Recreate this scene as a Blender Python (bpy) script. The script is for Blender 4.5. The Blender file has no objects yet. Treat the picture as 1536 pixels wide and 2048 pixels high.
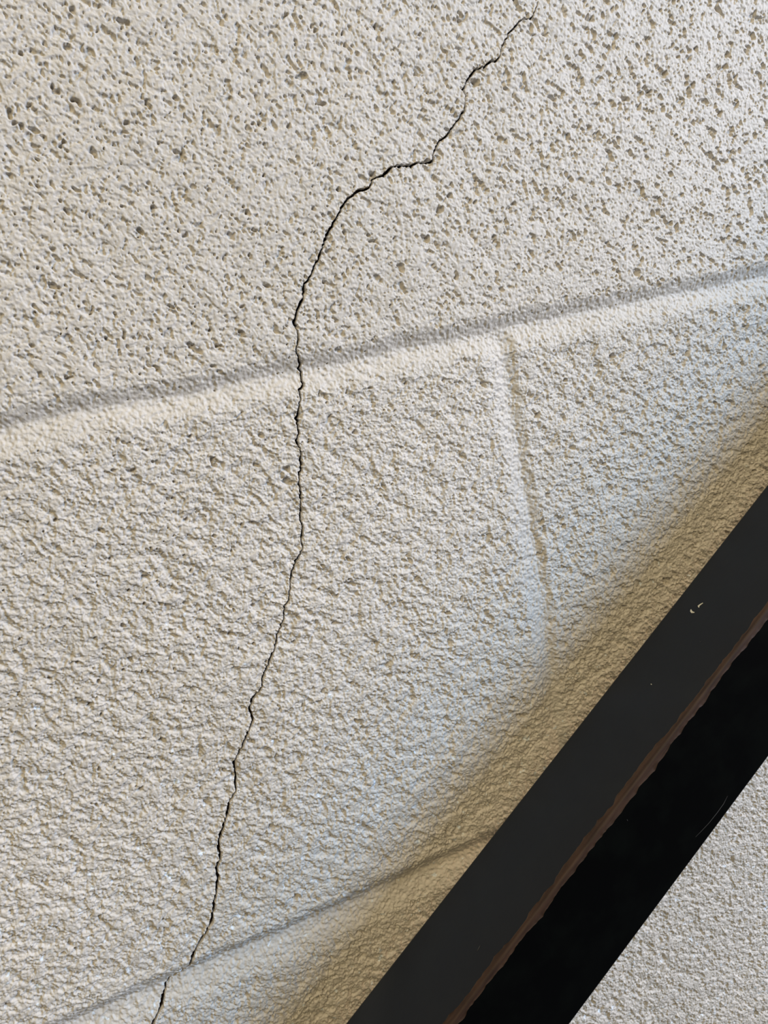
import bpy, bmesh, math
import numpy as np
from mathutils import Matrix, Vector

scene = bpy.context.scene
col = scene.collection

# ------------------------------------------------------------------ camera
# World: the painted block wall is the plane y = 0 (room on the -y side), z up,
# origin where the bed joint meets the head joint.  Metres.
F = 1500.0                                # focal length in pixels of the 1536 x 2048 frame
CX, CY = 768.0, 1024.0

def _calib():
    v1 = np.array((5368.9, -223.1)); c = np.array((CX, CY))
    a = v1 - c
    p0 = np.array((1010., 700.)); d = np.array((1110., 1390.)) - p0; d /= np.linalg.norm(d)
    t = (-F * F - a @ (p0 - c)) / (a @ d)
    v2 = p0 + t * d
    X = np.array([*a, F]); X /= np.linalg.norm(X)
    D = np.array([*(v2 - c), F]); D /= np.linalg.norm(D)
    Y = np.cross(X, D)
    if Y[2] < 0: Y = -Y
    return np.array([X, Y, -D])           # rows: world axes in camera space (x right, y down, z forward)
R = _calib()
H = 0.24937                               # distance of the camera from the wall plane
def ray(px, py):
    return R @ np.array([(px - CX) / F, (py - CY) / F, 1.0])
_r = ray(1010, 655); ORG = _r * H / _r[1]
CAMPOS = np.array([-ORG[0], -H, -ORG[2]])
def on_plane(px, py, y=0.0):
    r = ray(px, py); return CAMPOS + r * ((y - CAMPOS[1]) / r[1])

cam_d = bpy.data.cameras.new('camera'); cam = bpy.data.objects.new('camera', cam_d); col.objects.link(cam)
cam_d.sensor_fit = 'VERTICAL'; cam_d.sensor_height = 36.0; cam_d.lens = F / 2048.0 * 36.0
cam_d.clip_start = 0.01; cam_d.clip_end = 50
M = Matrix.Identity(4)
for i in range(3):
    M[i][0] = R[i][0]; M[i][1] = -R[i][1]; M[i][2] = -R[i][2]; M[i][3] = CAMPOS[i]
cam.matrix_world = M
scene.camera = cam

# ------------------------------------------------------------------ light
scene.view_settings.view_transform = 'Standard'
scene.view_settings.look = 'None'
scene.view_settings.gamma = 1.0
scene.view_settings.exposure = -0.10
scene.view_settings.use_curve_mapping = False
w = bpy.data.worlds.new('world'); scene.world = w; w.use_nodes = True
w.node_tree.nodes['Background'].inputs[0].default_value = (0.8, 0.9, 1.0, 1)
w.node_tree.nodes['Background'].inputs[1].default_value = 0.03

def area(name, loc, target, size, sizey, power, colour, shape='RECTANGLE'):
    l = bpy.data.lights.new(name, 'AREA'); l.shape = shape
    l.size = size; l.size_y = sizey; l.energy = power; l.color = colour
    o = bpy.data.objects.new(name, l); col.objects.link(o)
    o.location = loc
    o.rotation_euler = (Vector(target) - Vector(loc)).to_track_quat('-Z', 'Y').to_euler()
    return o
TGT = (0.0, 0.0, -0.12)
_u = np.array((0.816, 0.0, 0.578)); _n = np.array((-0.578, 0.0, 0.816))     # along the stair slope, and square to it
def seen_from_wall(along, below, out, dist):
    d = _u * along - _n * below + np.array((0, -1.0, 0)) * out
    return tuple(np.array(TGT) + d / np.linalg.norm(d) * dist)
area('window_daylight', seen_from_wall(2.0, 0.95, 1.0, 2.2), TGT, 0.7, 0.7, 26, (1.0, 0.70, 0.42))
area('sky_daylight', seen_from_wall(1.35, 0.22, 1.0, 1.8), TGT, 0.5, 0.5, 33, (0.50, 0.74, 1.10))
area('stairwell_lamp', (-0.25, -0.75, 2.0), TGT, 0.35, 0.35, 11, (1.0, 0.86, 0.62))
area('warm_fill', (-0.55, -1.2, 0.85), TGT, 0.6, 0.6, 12, (1.0, 0.81, 0.47))  # added fill from the upper left, warms the pits; not an actual lamp

# ------------------------------------------------------------------ materials
def mat(name):
    m = bpy.data.materials.new(name); m.use_nodes = True
    return m, m.node_tree.nodes, m.node_tree.links, m.node_tree.nodes['Principled BSDF']

def make_wall_paint():
    m, N, L, b = mat('cream_wall_paint')
    tc = N.new('ShaderNodeTexCoord')
    n1 = N.new('ShaderNodeTexNoise'); n1.inputs['Scale'].default_value = 9; n1.inputs['Detail'].default_value = 6
    L.new(tc.outputs['Object'], n1.inputs['Vector'])
    r1 = N.new('ShaderNodeValToRGB')
    r1.color_ramp.elements[0].position = 0.3; r1.color_ramp.elements[0].color = (0.595, 0.556, 0.500, 1)
    r1.color_ramp.elements[1].position = 0.7; r1.color_ramp.elements[1].color = (0.66, 0.622, 0.572, 1)
    L.new(n1.outputs['Fac'], r1.inputs['Fac'])
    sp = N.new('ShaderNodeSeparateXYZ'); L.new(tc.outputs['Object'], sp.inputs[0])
    # bare spots with bluish sky glints painted into the colour: sparse, mostly low down
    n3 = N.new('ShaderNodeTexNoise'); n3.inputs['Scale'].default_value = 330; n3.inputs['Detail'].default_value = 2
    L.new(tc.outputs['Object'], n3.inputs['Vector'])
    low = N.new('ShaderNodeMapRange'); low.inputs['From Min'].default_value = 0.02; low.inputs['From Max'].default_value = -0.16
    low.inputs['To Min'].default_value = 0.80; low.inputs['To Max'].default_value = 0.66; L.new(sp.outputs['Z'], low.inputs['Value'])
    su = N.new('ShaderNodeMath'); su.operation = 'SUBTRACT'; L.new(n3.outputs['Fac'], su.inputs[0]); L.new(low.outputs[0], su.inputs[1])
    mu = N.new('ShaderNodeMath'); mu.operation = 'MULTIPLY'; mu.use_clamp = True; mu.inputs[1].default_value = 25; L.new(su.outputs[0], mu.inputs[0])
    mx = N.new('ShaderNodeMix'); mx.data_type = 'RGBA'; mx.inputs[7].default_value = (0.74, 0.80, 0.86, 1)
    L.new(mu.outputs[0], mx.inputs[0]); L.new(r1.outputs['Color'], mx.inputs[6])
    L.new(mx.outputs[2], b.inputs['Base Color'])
    b.inputs['Roughness'].default_value = 0.5
    b.inputs['Specular IOR Level'].default_value = 0.4
    n2 = N.new('ShaderNodeTexNoise'); n2.inputs['Scale'].default_value = 1900; n2.inputs['Detail'].default_value = 3
    n2.inputs['Roughness'].default_value = 0.7
    L.new(tc.outputs['Object'], n2.inputs['Vector'])
    bp = N.new('ShaderNodeBump'); bp.inputs['Strength'].default_value = 0.6; bp.inputs['Distance'].default_value = 0.00022
    L.new(n2.outputs['Fac'], bp.inputs['Height']); L.new(bp.outputs['Normal'], b.inputs['Normal'])
    return m
WALL = make_wall_paint()

def make_bare_concrete():
    m, N, L, b = mat('bare_concrete')
    tc = N.new('ShaderNodeTexCoord')
    n1 = N.new('ShaderNodeTexNoise'); n1.inputs['Scale'].default_value = 400; n1.inputs['Detail'].default_value = 3
    L.new(tc.outputs['Object'], n1.inputs['Vector'])
    r1 = N.new('ShaderNodeValToRGB')
    r1.color_ramp.elements[0].position = 0.35; r1.color_ramp.elements[0].color = (0.030, 0.020, 0.014, 1)
    r1.color_ramp.elements[1].position = 0.7; r1.color_ramp.elements[1].color = (0.085, 0.055, 0.04, 1)
    L.new(n1.outputs['Fac'], r1.inputs['Fac']); L.new(r1.outputs['Color'], b.inputs['Base Color'])
    b.inputs['Roughness'].default_value = 0.9
    b.inputs['Specular IOR Level'].default_value = 0.1
    return m
BARE = make_bare_concrete()

# ------------------------------------------------------------------ wall: heightfield in millimetres
STEP = 0.00023
X0, X1, Z0, Z1 = -0.238, 0.150, -0.392, 0.128
nx = int((X1 - X0) / STEP) + 1; nz = int((Z1 - Z0) / STEP) + 1
xs = X0 + np.arange(nx) * STEP; zs = Z0 + np.arange(nz) * STEP

def smooth(a, b, x):
    t = np.clip((x - a) / (b - a), 0, 1); return t * t * (3 - 2 * t)

_kx = np.fft.rfftfreq(nx, STEP * 1000)[None, :]; _kz = np.fft.fftfreq(nz, STEP * 1000)[:, None]
def field(seed, scale, stretch=1.0, angle=0.0, band=True):
    """gaussian noise whose features are about `scale` mm, unit variance; stretched along `angle` (degrees, world)"""
    rng = np.random.default_rng(seed)
    g = np.fft.rfft2(rng.standard_normal((nz, nx), dtype=np.float32))
    ca, sa = math.cos(math.radians(angle)), math.sin(math.radians(angle))
    ku = (_kx * ca + _kz * sa) * stretch; kv = -_kx * sa + _kz * ca
    k = np.sqrt(ku * ku + kv * kv) * scale
    flt = np.exp(-(k / 0.5) ** 2)
    if band: flt = flt * (1 - np.exp(-(k / 0.28) ** 2))
    o = np.fft.irfft2(g * flt, s=(nz, nx)).astype(np.float32)
    return o / o.std()

XX = xs[None, :].astype(np.float32); ZZ = zs[:, None].astype(np.float32)
wob = field(5, 26, band=False)
wob2 = field(6, 9, band=False)

def joint_profile(d, w, depth, sharp):
    """d in mm measured up across the joint; recessed groove with a tight upper lip"""
    up = smooth(-w * 0.15, w * sharp, d)
    dn = smooth(-w * 0.1, w * 1.15, -d)
    return -depth * (1 - np.maximum(up, dn))

def wall_base():
    hgt = np.zeros((nz, nx), np.float32)
    near = np.zeros((nz, nx), np.float32)
    # bed joint between the courses, and the one below
    for z0, wd, dep, sh in ((0.0, 8.5, 2.7, 0.70), (-0.2032, 12.0, 3.4, 0.50), (0.2032, 9.0, 2.3, 0.7), (-0.4064, 9.0, 2.3, 0.7)):
        d = (ZZ - z0) * 1000 + wob * 0.4 + wob2 * 0.22 + 0 * XX
        hgt += joint_profile(d, wd, dep, sh)
        near = np.maximum(near, np.exp(-((d + 2) / 7.0) ** 2))
    # head joint of the middle course
    seg = smooth(-0.2045, -0.199, ZZ) * (1 - smooth(-0.006, 0.0, ZZ))
    d = XX * 1000 + 1.0 + wob * 0.5 + wob2 * 0.3
    prof = -1.7 * (1 - np.maximum(smooth(-0.6, 5.2, d), smooth(-0.5, 9.5, -d)))
    hgt += prof * seg
    near = np.maximum(near, np.exp(-((d + 2.0) / 5.0) ** 2) * seg)
    return hgt, near
base, near = wall_base()
keep = 1 - near
upper = smooth(-0.004, 0.004, ZZ) + 0 * XX          # 1 in the upper course
dens = 0.5 + 0.5 * np.tanh(field(31, 30, band=False))

tex = np.zeros((nz, nx), np.float32)
g1 = field(14, 0.75)
def plates(seed, scale, lo, hi, stretch=1.15, ang=-50):
    """flat plates parted by steep little drops: a fractal field cut at a level; 0 on the plate, 1 in the hollow"""
    f_ = field(seed, scale, stretch, ang) + 0.6 * field(seed + 50, scale * 0.55, stretch, ang) + 0.32 * field(seed + 80, scale * 0.3)
    return smooth(lo, hi, f_ / 1.21)
dens2 = np.tanh(field(32, 18, band=False))
# upper course: flat skin broken by pits of many sizes
a = field(11, 2.2, 1.45, -55); b2 = field(12, 1.2, 1.35, -55); c2 = field(13, 4.2, 1.3, -40)
p = 0.62 * a + 0.62 * b2 + 0.38 * c2 + 0.34 * g1 + 0.22 * dens2
pits = smooth(0.95, 1.65, p)
small = smooth(1.0, 1.7, 0.8 * field(15, 0.95, 1.2, -50) + 0.5 * g1 + 0.25 * dens)
side = smooth(-0.02, 0.10, XX)                       # the right of the wall is more open-pored
tex -= pits * (0.62 + 0.3 * side) * (0.25 + 0.75 * upper) * keep
tex -= small * 0.34 * (0.5 + 0.5 * upper) * (0.25 + 0.75 * keep)
tex -= plates(61, 3.4, 0.2, 0.5) * 0.22 * upper * (1 - 0.5 * side) * (0.3 + 0.7 * keep)
# lower course: knobbly skin of small plates parted by crevices
low = (1 - upper) * (0.22 + 0.78 * keep)
tex -= plates(62, 3.0, 0.1, 0.45, 1.1, -20) * 0.36 * low * (0.7 + 0.3 * dens2)
tex -= plates(63, 1.7, 0.35, 0.75, 1.1, -30) * 0.26 * low
tex -= plates(64, 5.5, 0.5, 0.75, 1.3, 15) * 0.30 * low
tex -= plates(65, 3.2, 0.75, 1.1, 1.3, -45) * 0.42 * low
r1_ = np.abs(field(21, 2.6, 1.1, 20) + 0.35 * g1)
tex -= (1 - smooth(0.0, 0.22, r1_)) * 0.26 * low
tex += field(24, 0.9) * 0.045 * (1 + 0.9 * near)
tex += field(34, 0.6) * 0.022
tex += field(33, 1.7) * 0.06 * near
tex += g1 * 0.030
tex += field(25, 7, band=False) * 0.10
# bumps left by dust under the paint, mostly on the joints
bmp = smooth(1.4, 2.3, field(26, 1.0)); tex += bmp * 0.26 * (0.2 + 0.8 * near)
# rarer deep holes
deep = smooth(2.35, 3.0, field(27, 2.6, 1.35, -35) + 0.5 * field(28, 1.1)) ; tex -= deep * 1.3 * keep
pin = smooth(2.75, 3.1, field(29, 0.85)); tex -= pin * 1.1

# holes the photograph shows one by one: pixel, radii (mm), depth (mm), tilt
HOLES = [(150,203,1.5,.8,1.5,-30),(20,228,1.0,.9,1.6,0),(70,262,2.0,.9,1.2,-20),(245,268,2.0,.6,1.0,5),
    (355,305,1.6,.7,1.3,-20),(155,382,1.6,.6,1.1,-40),(880,420,1.8,1.0,1.3,-10),(1430,262,1.8,.8,1.5,-30),
    (1250,195,2.2,.7,1.2,-30),(1180,35,2.0,1.0,1.4,-50),(920,40,1.8,.8,1.3,-30),(835,150,1.5,1.3,1.4,-40),
    (950,165,1.6,1.2,1.4,0),(745,350,1.7,1.3,1.4,-50),(1455,400,1.4,.8,1.5,0),(1275,545,2.2,1.2,1.4,-15),
    (1225,715,2.4,1.0,1.6,0),(1460,805,3.0,.9,1.4,-30),(1400,800,2.4,.7,1.2,-10),(570,938,1.5,1.0,1.8,-40),
    (262,940,1.5,.7,1.5,0),(380,873,1.0,.7,1.6,0),(290,900,.8,.6,1.4,0),(1057,1268,1.4,.8,1.4,0),
    (1080,1110,1.0,.8,1.2,0),(668,1248,1.3,.9,1.5,0),(637,1405,.8,.8,1.4,0),(180,1412,1.3,.9,1.5,0),
    (285,1480,1.2,.8,1.4,-30),(325,1482,1.2,.9,1.5,0),(230,1765,.9,1.5,1.5,80),(280,1580,1.6,.8,1.3,10),
    (1335,1165,2.4,1.6,1.5,-45),(1390,1095,1.4,.7,1.5,10),(825,1834,.9,.8,1.5,0),(635,1404,.8,.7,1.4,0),
    (685,1905,1.6,1.0,1.3,0),(140,1890,1.6,1.3,1.2,0),(150,1900,1.0,.8,1.5,0),(740,778,1.0,.7,1.3,0),(693,784,.7,.6,1.2,0),
    (135,758,1.4,.7,1.1,-10),(310,735,1.6,.6,1.1,0),(1482,1985,1.2,1.0,1.4,0),(520,870,1.6,.7,1.2,-30),
    (1490,655,1.8,.8,1.3,10),(700,860,1.0,.9,1.2,-50),(1060,790,1.6,.9,1.2,0),(975,1290,1.2,.9,1.1,0),(480,830,2.2,.5,.9,10)]
warpu = field(41, 1.8) * 0.35; warpv = field(42, 1.8) * 0.35
for px, py, ra, rb, dp, ang in HOLES:
    q = on_plane(px, py)
    i0 = np.searchsorted(xs, q[0] - .006); i1 = np.searchsorted(xs, q[0] + .006)
    j0 = np.searchsorted(zs, q[2] - .006); j1 = np.searchsorted(zs, q[2] + .006)
    if i1 - i0 < 5 or j1 - j0 < 5: continue
    u = (XX[:, i0:i1] - q[0]) * 1000 + warpu[j0:j1, i0:i1]; v = (ZZ[j0:j1] - q[2]) * 1000 + warpv[j0:j1, i0:i1]
    ca, sa = math.cos(math.radians(ang)), math.sin(math.radians(ang))
    e = np.sqrt(((u * ca + v * sa) / ra) ** 2 + ((-u * sa + v * ca) / rb) ** 2)
    tex[j0:j1, i0:i1] -= dp * (1 - smooth(0.45, 1.05, e))
height = base + tex * 1.2                            # mm, + towards the room

# ------------------------------------------------------------------ the crack
CRACK = [(1076,4),(1074.6,11.7),(1070.7,21.5),(1061,38),(1045,38),(1030,53),(1019,64.5),(1014,76),(1004,96),(1000,113),(994.5,120),
 (981,123),(969,133.6),(951.6,138.7),(940,152),(927,178),(932,191),(931,213),(920,238),(908.6,250),(897,269),(881,279),(869.5,301),
 (865.6,322),(850,325),(834,325),(823,333),(803,330),(785.5,333),(778,340),(768,351.6),(746.5,357),(739,375),(717,381),(696,396.5),
 (686,412),(674,434),(658.6,463),(645,490),(640,511),(629,532.7),(618,559.5),(609,573),(607.5,592),(597,616),(588.7,643),(595,661.6),
 (597,680),(592.7,699),(601,723),(606,753),(607.5,772),(599,780),(601.5,793),(598,820),(595,847),(599,867.6),(593,882),(601,897),
 (604,938),(599,955.5),(601.6,990.7),(602,1031.7),(606,1055),(603.7,1078.6),(606.6,1093),(596,1119.6),(584.6,1143),(578.8,1187),
 (579,1201.7),(568.5,1213.4),(568.5,1239.7),(558,1263),(551,1295.4),(542,1316),(527.5,1354),(521.6,1377.5),(504,1404),(499.5,1419.5),
 (507,1442),(498,1462),(483,1497.7),(468.6,1525),(472.8,1556),(471.8,1585.5),(457,1608),(457,1621),(449,1647),(437.6,1686.5),
 (441,1719),(433.7,1738.5),(437.6,1761),(432.7,1790.6),(428,1816.7),(423,1846),(408,1875),(392,1901),(379,1937),(363,1953),(340,1968),
 (332,1982.7),(323.7,2018.5),(307.4,2046),(296,2075),(290,2105),(276,2140)]
rng = np.random.default_rng(4)
cp = np.array([[on_plane(*p_)[0], on_plane(*p_)[2]] for p_ in CRACK])
pts = [cp[0]]
for i in range(len(cp) - 1):                          # small jogs between the traced corners
    n_ = max(1, int(np.linalg.norm(cp[i + 1] - cp[i]) / 0.0007))
    dr = (cp[i + 1] - cp[i]); pe = np.array([-dr[1], dr[0]]); pe = pe / np.linalg.norm(pe)
    for k in range(1, n_ + 1):
        q = cp[i] + dr * k / n_
        if k < n_: q = q + pe * rng.normal(0, 0.00018)
        pts.append(q)
pts = np.array(pts); npt = len(pts)
tt = np.linspace(0, 1, npt)
cw = np.interp(tt, [0, .03, .1, .3, .5, .6, .7, .85, 1], [.10, .26, .32, .42, .36, .34, .48, .52, .50])   # half width in mm
cw = cw * (1 + 0.30 * np.convolve(rng.normal(0, 1, npt), np.ones(3) / 1.7, 'same').clip(-1.6, 1.6))
cw = np.clip(cw * 0.78, 0.07, 0.62)

def crack_distance(x, z, mask_radius):
    """signed-free distance to the crack centre line minus its half width (mm) for scattered points"""
    best = np.full(x.shape, 9.0, np.float32)
    order = np.argsort(z); zsort = z[order]
    for i in range(npt - 1):
        a0, a1 = pts[i], pts[i + 1]
        lo = min(a0[1], a1[1]) - mask_radius; hi = max(a0[1], a1[1]) + mask_radius
        s0, s1 = np.searchsorted(zsort, lo), np.searchsorted(zsort, hi)
        idx = order[s0:s1]
        idx = idx[(x[idx] > min(a0[0], a1[0]) - mask_radius) & (x[idx] < max(a0[0], a1[0]) + mask_radius)]
        if len(idx) == 0: continue
        px = x[idx] - a0[0]; pz = z[idx] - a0[1]; d = a1 - a0
        t = np.clip((px * d[0] + pz * d[1]) / (d @ d), 0, 1)
        dist = np.hypot(px - t * d[0], pz - t * d[1]) * 1000 - (cw[i] + (cw[i + 1] - cw[i]) * t)
        best[idx] = np.minimum(best[idx], dist)
    return best

# cells close to the crack are cut 4 x 4 finer
near_cell = np.zeros((nz - 1, nx - 1), bool)
for q in pts:
    i = int((q[0] - X0) / STEP); j = int((q[1] - Z0) / STEP)
    near_cell[max(0, j - 4):max(0, j + 5), max(0, i - 4):max(0, i + 5)] = True
SUB = 4

def new_mesh(name, verts, quads, material):
    me = bpy.data.meshes.new(name)
    me.vertices.add(len(verts)); me.vertices.foreach_set('co', np.ascontiguousarray(verts, np.float32).ravel())
    n = len(quads)
    me.loops.add(n * 4); me.loops.foreach_set('vertex_index', np.ascontiguousarray(quads, np.int32).ravel())
    me.polygons.add(n)
    me.polygons.foreach_set('loop_start', np.arange(0, n * 4, 4, dtype=np.int32))
    me.polygons.foreach_set('loop_total', np.full(n, 4, np.int32))
    me.polygons.foreach_set('use_smooth', np.ones(n, bool))
    me.materials.append(material)
    me.update(); me.validate()
    return me
def link(name, me, parent=None):
    o = bpy.data.objects.new(name, me); col.objects.link(o)
    if parent: o.parent = parent
    return o

# surrounding ring of the wall out to where the eye could wander: coarse border columns and rows
ext = np.array([.001, .004, .012, .03, .06, .12, .25, .5, .9])
gx = np.concatenate([(X0 - ext)[::-1], xs, xs[-1] + ext]); gz = np.concatenate([(Z0 - ext)[::-1], zs, zs[-1] + ext])
ne = len(ext)
G = np.pad(height, ne, mode='edge').astype(np.float32)
# fade the relief beyond the detailed part to the plain joints
NX, NZ = len(gx), len(gz)
V = np.empty((NZ, NX, 3), np.float32); V[..., 0] = gx[None, :]; V[..., 1] = -G / 1000; V[..., 2] = gz[:, None]
ids = np.arange(NZ * NX, dtype=np.int32).reshape(NZ, NX)
cellmask = np.zeros((NZ - 1, NX - 1), bool); cellmask[ne:ne + nz - 1, ne:ne + nx - 1] = near_cell
cc = ~cellmask
quads = np.stack([ids[:-1, :-1][cc], ids[:-1, 1:][cc], ids[1:, 1:][cc], ids[1:, :-1][cc]], -1)

# fine cells
J, I = np.nonzero(near_cell)
fx = I[:, None] * SUB + np.tile(np.arange(SUB + 1), SUB + 1)[None, :]
fz = J[:, None] * SUB + np.repeat(np.arange(SUB + 1), SUB + 1)[None, :]
key = fz.astype(np.int64) * (nx * SUB + 1) + fx
uk, inv = np.unique(key.ravel(), return_inverse=True); inv = inv.reshape(key.shape)
ux = uk % (nx * SUB + 1); uz = uk // (nx * SUB + 1)
ci = np.minimum(ux // SUB, nx - 2); cj = np.minimum(uz // SUB, nz - 2)
fu = (ux - ci * SUB) / SUB; fv = (uz - cj * SUB) / SUB
hh = (height[cj, ci] * (1 - fu) * (1 - fv) + height[cj, ci + 1] * fu * (1 - fv) + height[cj + 1, ci] * (1 - fu) * fv + height[cj + 1, ci + 1] * fu * fv)
wx = X0 + ux * STEP / SUB; wz = Z0 + uz * STEP / SUB
rag = rng.normal(0, 1, len(wx))
dc = crack_distance(wx, wz, 0.0022) + 0.03 * rag
hole = 1 - smooth(-0.10, 0.16, dc)
hh = hh - hole * 3.2 - (1 - smooth(0.0, 0.5, dc)) * 0.05
FV = np.stack([wx, -hh / 1000, wz], -1)
sub_ids = inv.reshape(len(J), SUB + 1, SUB + 1)
fq = np.stack([sub_ids[:, :-1, :-1], sub_ids[:, :-1, 1:], sub_ids[:, 1:, 1:], sub_ids[:, 1:, :-1]], -1).reshape(-1, 4)
inside = dc[fq].mean(1) < 0.015
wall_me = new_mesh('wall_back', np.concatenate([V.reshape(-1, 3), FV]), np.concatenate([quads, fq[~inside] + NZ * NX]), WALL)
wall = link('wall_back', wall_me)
wall['kind'] = 'structure'
wall['label'] = 'cream painted concrete block wall with pitted texture, rounded mortar joints and a long crack'
used, inv2 = np.unique(fq[inside].ravel(), return_inverse=True)
crack = link('crack', new_mesh('crack', FV[used], inv2.reshape(-1, 4), BARE), wall)
crack['kind'] = 'structure'
crack['label'] = 'thin dark jagged crack showing bare concrete'

# ------------------------------------------------------------------ the handrail
GAP = 0.025
hb = H - GAP
THK = hb * (1 - 0.9103 / 1.0910); 
A0 = on_plane(688, 2048, -GAP); A1 = on_plane(1536, 965, -GAP)
U = (A1 - A0); U[1] = 0; U /= np.linalg.norm(U)                       # along the rail, uphill
Nn = np.array([-U[2], 0, U[0]])                                       # across, up-left
YF = -(GAP + THK)
B0 = on_plane(899, 2048, YF); B1 = on_plane(1536, 1222, YF)
C0 = on_plane(1145, 2048, YF); C1 = on_plane(1536, 1514, YF)
top_v = 0.5 * ((A0 + A1) / 2 @ Nn + (B0 + B1) / 2 @ Nn)
bot_v = (C0 + C1) / 2 @ Nn
WID = top_v - bot_v
print('RAIL thickness', THK, 'width', WID, 'angle', math.degrees(math.atan2(U[2], U[0])), 'mismatch', A0 @ Nn - B0 @ Nn)
origin = U * ((A0 + A1) / 2 @ U) + Nn * (top_v - WID / 2) + np.array([0, -(GAP + THK / 2), 0])
root = bpy.data.objects.new('handrail', None); col.objects.link(root)
RM = Matrix.Identity(4)
for i in range(3):
    RM[i][0] = U[i]; RM[i][1] = (0, 1, 0)[i]; RM[i][2] = Nn[i]; RM[i][3] = origin[i]
root.matrix_world = RM                                                # local x along the rail, y into the wall, z up across
root['label'] = 'black painted square handrail running diagonally up the wall with a worn brown edge'
root['category'] = 'handrail'

def make_black_paint():
    m, N, L, b = mat('black_rail_paint')
    tc = N.new('ShaderNodeTexCoord'); sp = N.new('ShaderNodeSeparateXYZ'); L.new(tc.outputs['Object'], sp.inputs[0])
    n1 = N.new('ShaderNodeTexNoise'); n1.inputs['Scale'].default_value = 90; n1.inputs['Detail'].default_value = 5
    L.new(tc.outputs['Object'], n1.inputs['Vector'])
    r1 = N.new('ShaderNodeValToRGB')
    r1.color_ramp.elements[0].position = 0.45; r1.color_ramp.elements[0].color = (0.0006, 0.0006, 0.0006, 1)
    r1.color_ramp.elements[1].position = 0.8; r1.color_ramp.elements[1].color = (0.0020, 0.0026, 0.0020, 1)
    L.new(n1.outputs['Fac'], r1.inputs['Fac']); L.new(r1.outputs['Color'], b.inputs['Base Color'])
    b.inputs['Roughness'].default_value = 0.3; b.inputs['Specular IOR Level'].default_value = 0.36
    n2 = N.new('ShaderNodeTexNoise'); n2.inputs['Scale'].default_value = 500
    L.new(tc.outputs['Object'], n2.inputs['Vector'])
    bp = N.new('ShaderNodeBump'); bp.inputs['Strength'].default_value = 0.25; bp.inputs['Distance'].default_value = 0.0001
    L.new(n2.outputs['Fac'], bp.inputs['Height']); L.new(bp.outputs['Normal'], b.inputs['Normal'])
    return m
BLACK = make_black_paint()
def simple(name, c, rough, spec=0.5):
    m, N, L, b = mat(name); b.inputs['Base Color'].default_value = (*c, 1); b.inputs['Roughness'].default_value = rough
    b.inputs['Specular IOR Level'].default_value = spec
    return m
def make_worn():
    m, N, L, b = mat('worn_brown_wood')
    tc = N.new('ShaderNodeTexCoord'); mp = N.new('ShaderNodeMapping'); mp.inputs['Scale'].default_value = (0.12, 1, 1)
    L.new(tc.outputs['Object'], mp.inputs['Vector'])
    n1 = N.new('ShaderNodeTexNoise'); n1.inputs['Scale'].default_value = 700; n1.inputs['Detail'].default_value = 4
    L.new(mp.outputs[0], n1.inputs['Vector'])
    r1 = N.new('ShaderNodeValToRGB')
    r1.color_ramp.elements[0].position = 0.3; r1.color_ramp.elements[0].color = (0.026, 0.013, 0.008, 1)
    r1.color_ramp.elements[1].position = 0.75; r1.color_ramp.elements[1].color = (0.060, 0.031, 0.018, 1)
    L.new(n1.outputs['Fac'], r1.inputs['Fac']); L.new(r1.outputs['Color'], b.inputs['Base Color'])
    b.inputs['Roughness'].default_value = 0.6; b.inputs['Specular IOR Level'].default_value = 0.3
    return m
WORN = make_worn()

# cross-section of the bar: rounded rectangle; the worn arris (front top) is a strip of its own,
# bounded by two ragged lines, so paint and bare edge meet exactly
hy, hz = THK / 2, WID / 2
XA, XB, DX = -0.42, 0.40, 0.0004
xr = np.arange(XA, XB + 1e-9, DX); nr = len(xr)
def rag1(seed, scales, amps):
    r = np.random.default_rng(seed); o = np.zeros(nr)
    for s, a_ in zip(scales, amps):
        k = max(2, int((XB - XA) / s) + 3); v = r.normal(0, 1, k)
        o += a_ * np.interp(xr, np.linspace(XA - s, XB + s, k), v)
    return o
RA = 0.0012                                       # arris radius
wz_ = np.clip(0.0012 + rag1(7, (.03, .009, .0025, .001), (.0004, .00045, .0003, .00012)), 0.0003, 0.004)    # wear on the top face
wy_ = np.clip(0.0010 + rag1(8, (.035, .010, .0025, .001), (.0004, .0004, .00025, .0001)), 0.0003, 0.004)   # wear on the front face
def arc(cy, cz, a0, a1, r, n=5):
    return [(cy + r * math.cos(math.radians(a0 + (a1 - a0) * i / n)), cz + r * math.sin(math.radians(a0 + (a1 - a0) * i / n))) for i in range(n + 1)]
# painted skin: starts on the top face behind the wear, goes round the back and the underside to the front face
body = [None] + arc(hy - RA, hz - RA, 90, 0, RA) + arc(hy - RA, -hz + RA, 0, -90, RA) + arc(-hy + RA, -hz + RA, -90, -180, RA) + [None]
def sweep(profile_fn, npf):
    P = np.empty((nr, npf, 3)); 
    for i in range(nr):
        pr = profile_fn(i); P[i, :, 0] = xr[i]; P[i, :, 1:] = pr
    idx = np.arange(nr * npf).reshape(nr, npf)
    q = np.stack([idx[:-1, :-1], idx[1:, :-1], idx[1:, 1:], idx[:-1, 1:]], -1).reshape(-1, 4)
    return P.reshape(-1, 3), q
mid_body = np.array(body[1:-1])
def f_body(i):
    s = (-hy + RA + wz_[i], hz); e = (-hy, hz - RA - wy_[i])
    return np.vstack([s, mid_body, e])
PB, QB = sweep(f_body, len(body))
warc = arc(-hy + RA, hz - RA, 180, 90, RA, 6)
DP = 0.00012                                        # the paint film stands this much proud of the worn edge
wm = np.array(warc)
inward = np.array([-hy + RA, hz - RA]) - wm; inward /= np.linalg.norm(inward, axis=1)[:, None]
wm_in = wm + inward * DP
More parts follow.
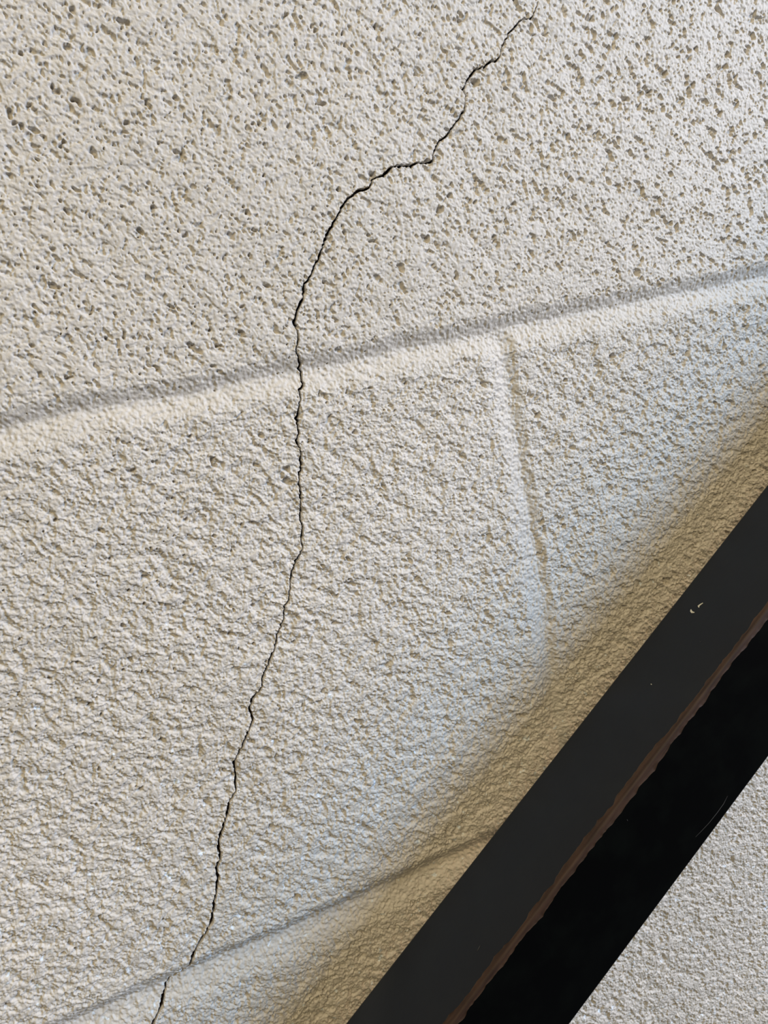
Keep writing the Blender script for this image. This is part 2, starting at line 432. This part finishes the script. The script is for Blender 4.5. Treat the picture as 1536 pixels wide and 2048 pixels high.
def f_worn(i):
    e = (-hy, hz - RA - wy_[i]); s = (-hy + RA + wz_[i], hz)
    e2 = (-hy + DP, hz - RA - wy_[i] + .00012); s2 = (-hy + RA + wz_[i] - .00012, hz - DP)
    return np.vstack([e, e2, wm_in, s2, s])
PW, QW = sweep(f_worn, len(warc) + 4)
rail = link('rail', new_mesh('rail', PB, QB, BLACK), root)
edge = link('worn_edge', new_mesh('worn_edge', PW, QW, WORN), root); edge['label'] = 'brown strip where the black paint has worn off the edge'
# end caps so that the bar is closed
for nm, X_ in (('end_cap', XA), ('end_cap', XB)):
    bm = bmesh.new(); s = 1 if X_ > 0 else -1
    vs = []
    for x_ in (X_, X_ + s * 0.002):
        ring = arc(hy - RA, hz - RA, 90, 0, RA) + arc(hy - RA, -hz + RA, 0, -90, RA) + arc(-hy + RA, -hz + RA, -90, -180, RA) + arc(-hy + RA, hz - RA, 180, 90, RA)
        vs.append([bm.verts.new((x_, y_, z_)) for y_, z_ in ring])
    n_ = len(vs[0])
    for i in range(n_): bm.faces.new((vs[0][i], vs[0][(i + 1) % n_], vs[1][(i + 1) % n_], vs[1][i]))
    bm.faces.new(vs[0]); bm.faces.new(vs[1]); bmesh.ops.recalc_face_normals(bm, faces=bm.faces)
    me = bpy.data.meshes.new(nm); bm.to_mesh(me); bm.free(); me.materials.append(BLACK)
    link(nm, me, root)
# wall brackets, beyond both ends of what the photograph shows
def bracket(x):
    bm = bmesh.new()
    def box(x0, x1, y0, y1, z0, z1):
        v = [bm.verts.new(p_) for p_ in ((x0,y0,z0),(x1,y0,z0),(x1,y1,z0),(x0,y1,z0),(x0,y0,z1),(x1,y0,z1),(x1,y1,z1),(x0,y1,z1))]
        for f_ in ((3,2,1,0),(4,5,6,7),(0,1,5,4),(1,2,6,5),(2,3,7,6),(3,0,4,7)): bm.faces.new([v[k] for k in f_])
    ywall = hy + GAP - 0.0002
    box(x - .02, x + .02, ywall - .004, ywall + .002, -.045, .012)      # plate on the wall
    box(x - .006, x + .006, -.004, ywall - .004, -.034, -.026)          # arm
    box(x - .006, x + .006, -.004, .004, -.030, -hz + .0003)            # stem up to the rail
    bmesh.ops.bevel(bm, geom=bm.edges[:], offset=.0008, segments=2, affect='EDGES')
    me = bpy.data.meshes.new('wall_bracket'); bm.to_mesh(me); bm.free(); me.materials.append(BLACK)
    return link('wall_bracket', me, root)
bracket(-0.36); bracket(0.34)

# chips and scratches in the paint: small flakes lying on the bar's faces
CHIP = simple('pale_chipped_paint', (0.62, 0.60, 0.5), 0.7)
SCR = simple('grey_scratch', (0.05, 0.05, 0.05), 0.6)
Rl = np.array([[*U], [0, 1, 0], [*Nn]])
def face_point(px, py, face):
    """where the sight line of a pixel meets a face of the bar, in the bar's own coordinates"""
    r = ray(px, py); o = Rl @ (CAMPOS - origin); d = Rl @ r
    t = ((hz - o[2]) / d[2]) if face == 'top' else ((-hy - o[1]) / d[1])
    return o + d * t
def flake(name, path, widths, face, material, label, thick=0.00012):
    P = [face_point(px, py, face) for px, py in path]
    bm = bmesh.new(); rows = []
    for i, q in enumerate(P):
        t = P[min(i + 1, len(P) - 1)] - P[max(i - 1, 0)]; t /= np.linalg.norm(t)
        nrm = np.array([0, 0, 1.]) if face == 'top' else np.array([0, -1., 0])
        s = np.cross(nrm, t); wd = widths[i] / 2
        rows.append([bm.verts.new(q - s * wd - nrm * 5e-5), bm.verts.new(q - s * wd * .7 + nrm * thick),
                     bm.verts.new(q + s * wd * .7 + nrm * thick), bm.verts.new(q + s * wd - nrm * 5e-5)])
    for a_, b_ in zip(rows, rows[1:]):
        for k in range(3): bm.faces.new((a_[k], a_[k + 1], b_[k + 1], b_[k]))
    bm.faces.new(rows[0][::-1]); bm.faces.new(rows[-1])
    bmesh.ops.recalc_face_normals(bm, faces=bm.faces)
    me = bpy.data.meshes.new(name); bm.to_mesh(me); bm.free(); me.materials.append(material)
    o = link(name, me, root); o['label'] = label
mm = .001
flake('paint_chip', [(1382,1219),(1382,1222),(1384,1224.5),(1389,1225)], [.3*mm,.8*mm,.9*mm,.4*mm], 'top', CHIP, 'pale hooked chip in the black paint')
flake('paint_chip', [(1406,1206),(1401,1209),(1397,1212),(1398,1215)], [.3*mm,.6*mm,.8*mm,.4*mm], 'top', CHIP, 'pale slanted chip in the black paint')
flake('paint_chip', [(1302,1368),(1303.5,1369.5)], [.3*mm,.3*mm], 'top', CHIP, 'tiny pale speck in the black paint')
flake('paint_chip', [(1400,1283),(1401,1284)], [.2*mm,.2*mm], 'top', SCR, 'tiny grey speck in the black paint')
flake('scratch', [(961,1891),(958,1896),(955,1902)], [.1*mm,.3*mm,.1*mm], 'top', SCR, 'short grey scuff')
flake('scratch', [(1455,1592),(1447,1608),(1434,1626),(1418,1646),(1403,1662),(1391,1674)], [.12*mm,.3*mm,.3*mm,.2*mm,.15*mm,.08*mm], 'front', SCR, 'fine curved grey scratch', thick=.00003)
flake('paint_chip', [(1254,1639),(1255,1641.5)], [.2*mm,.2*mm], 'front', SCR, 'tiny grey speck on the dark side')
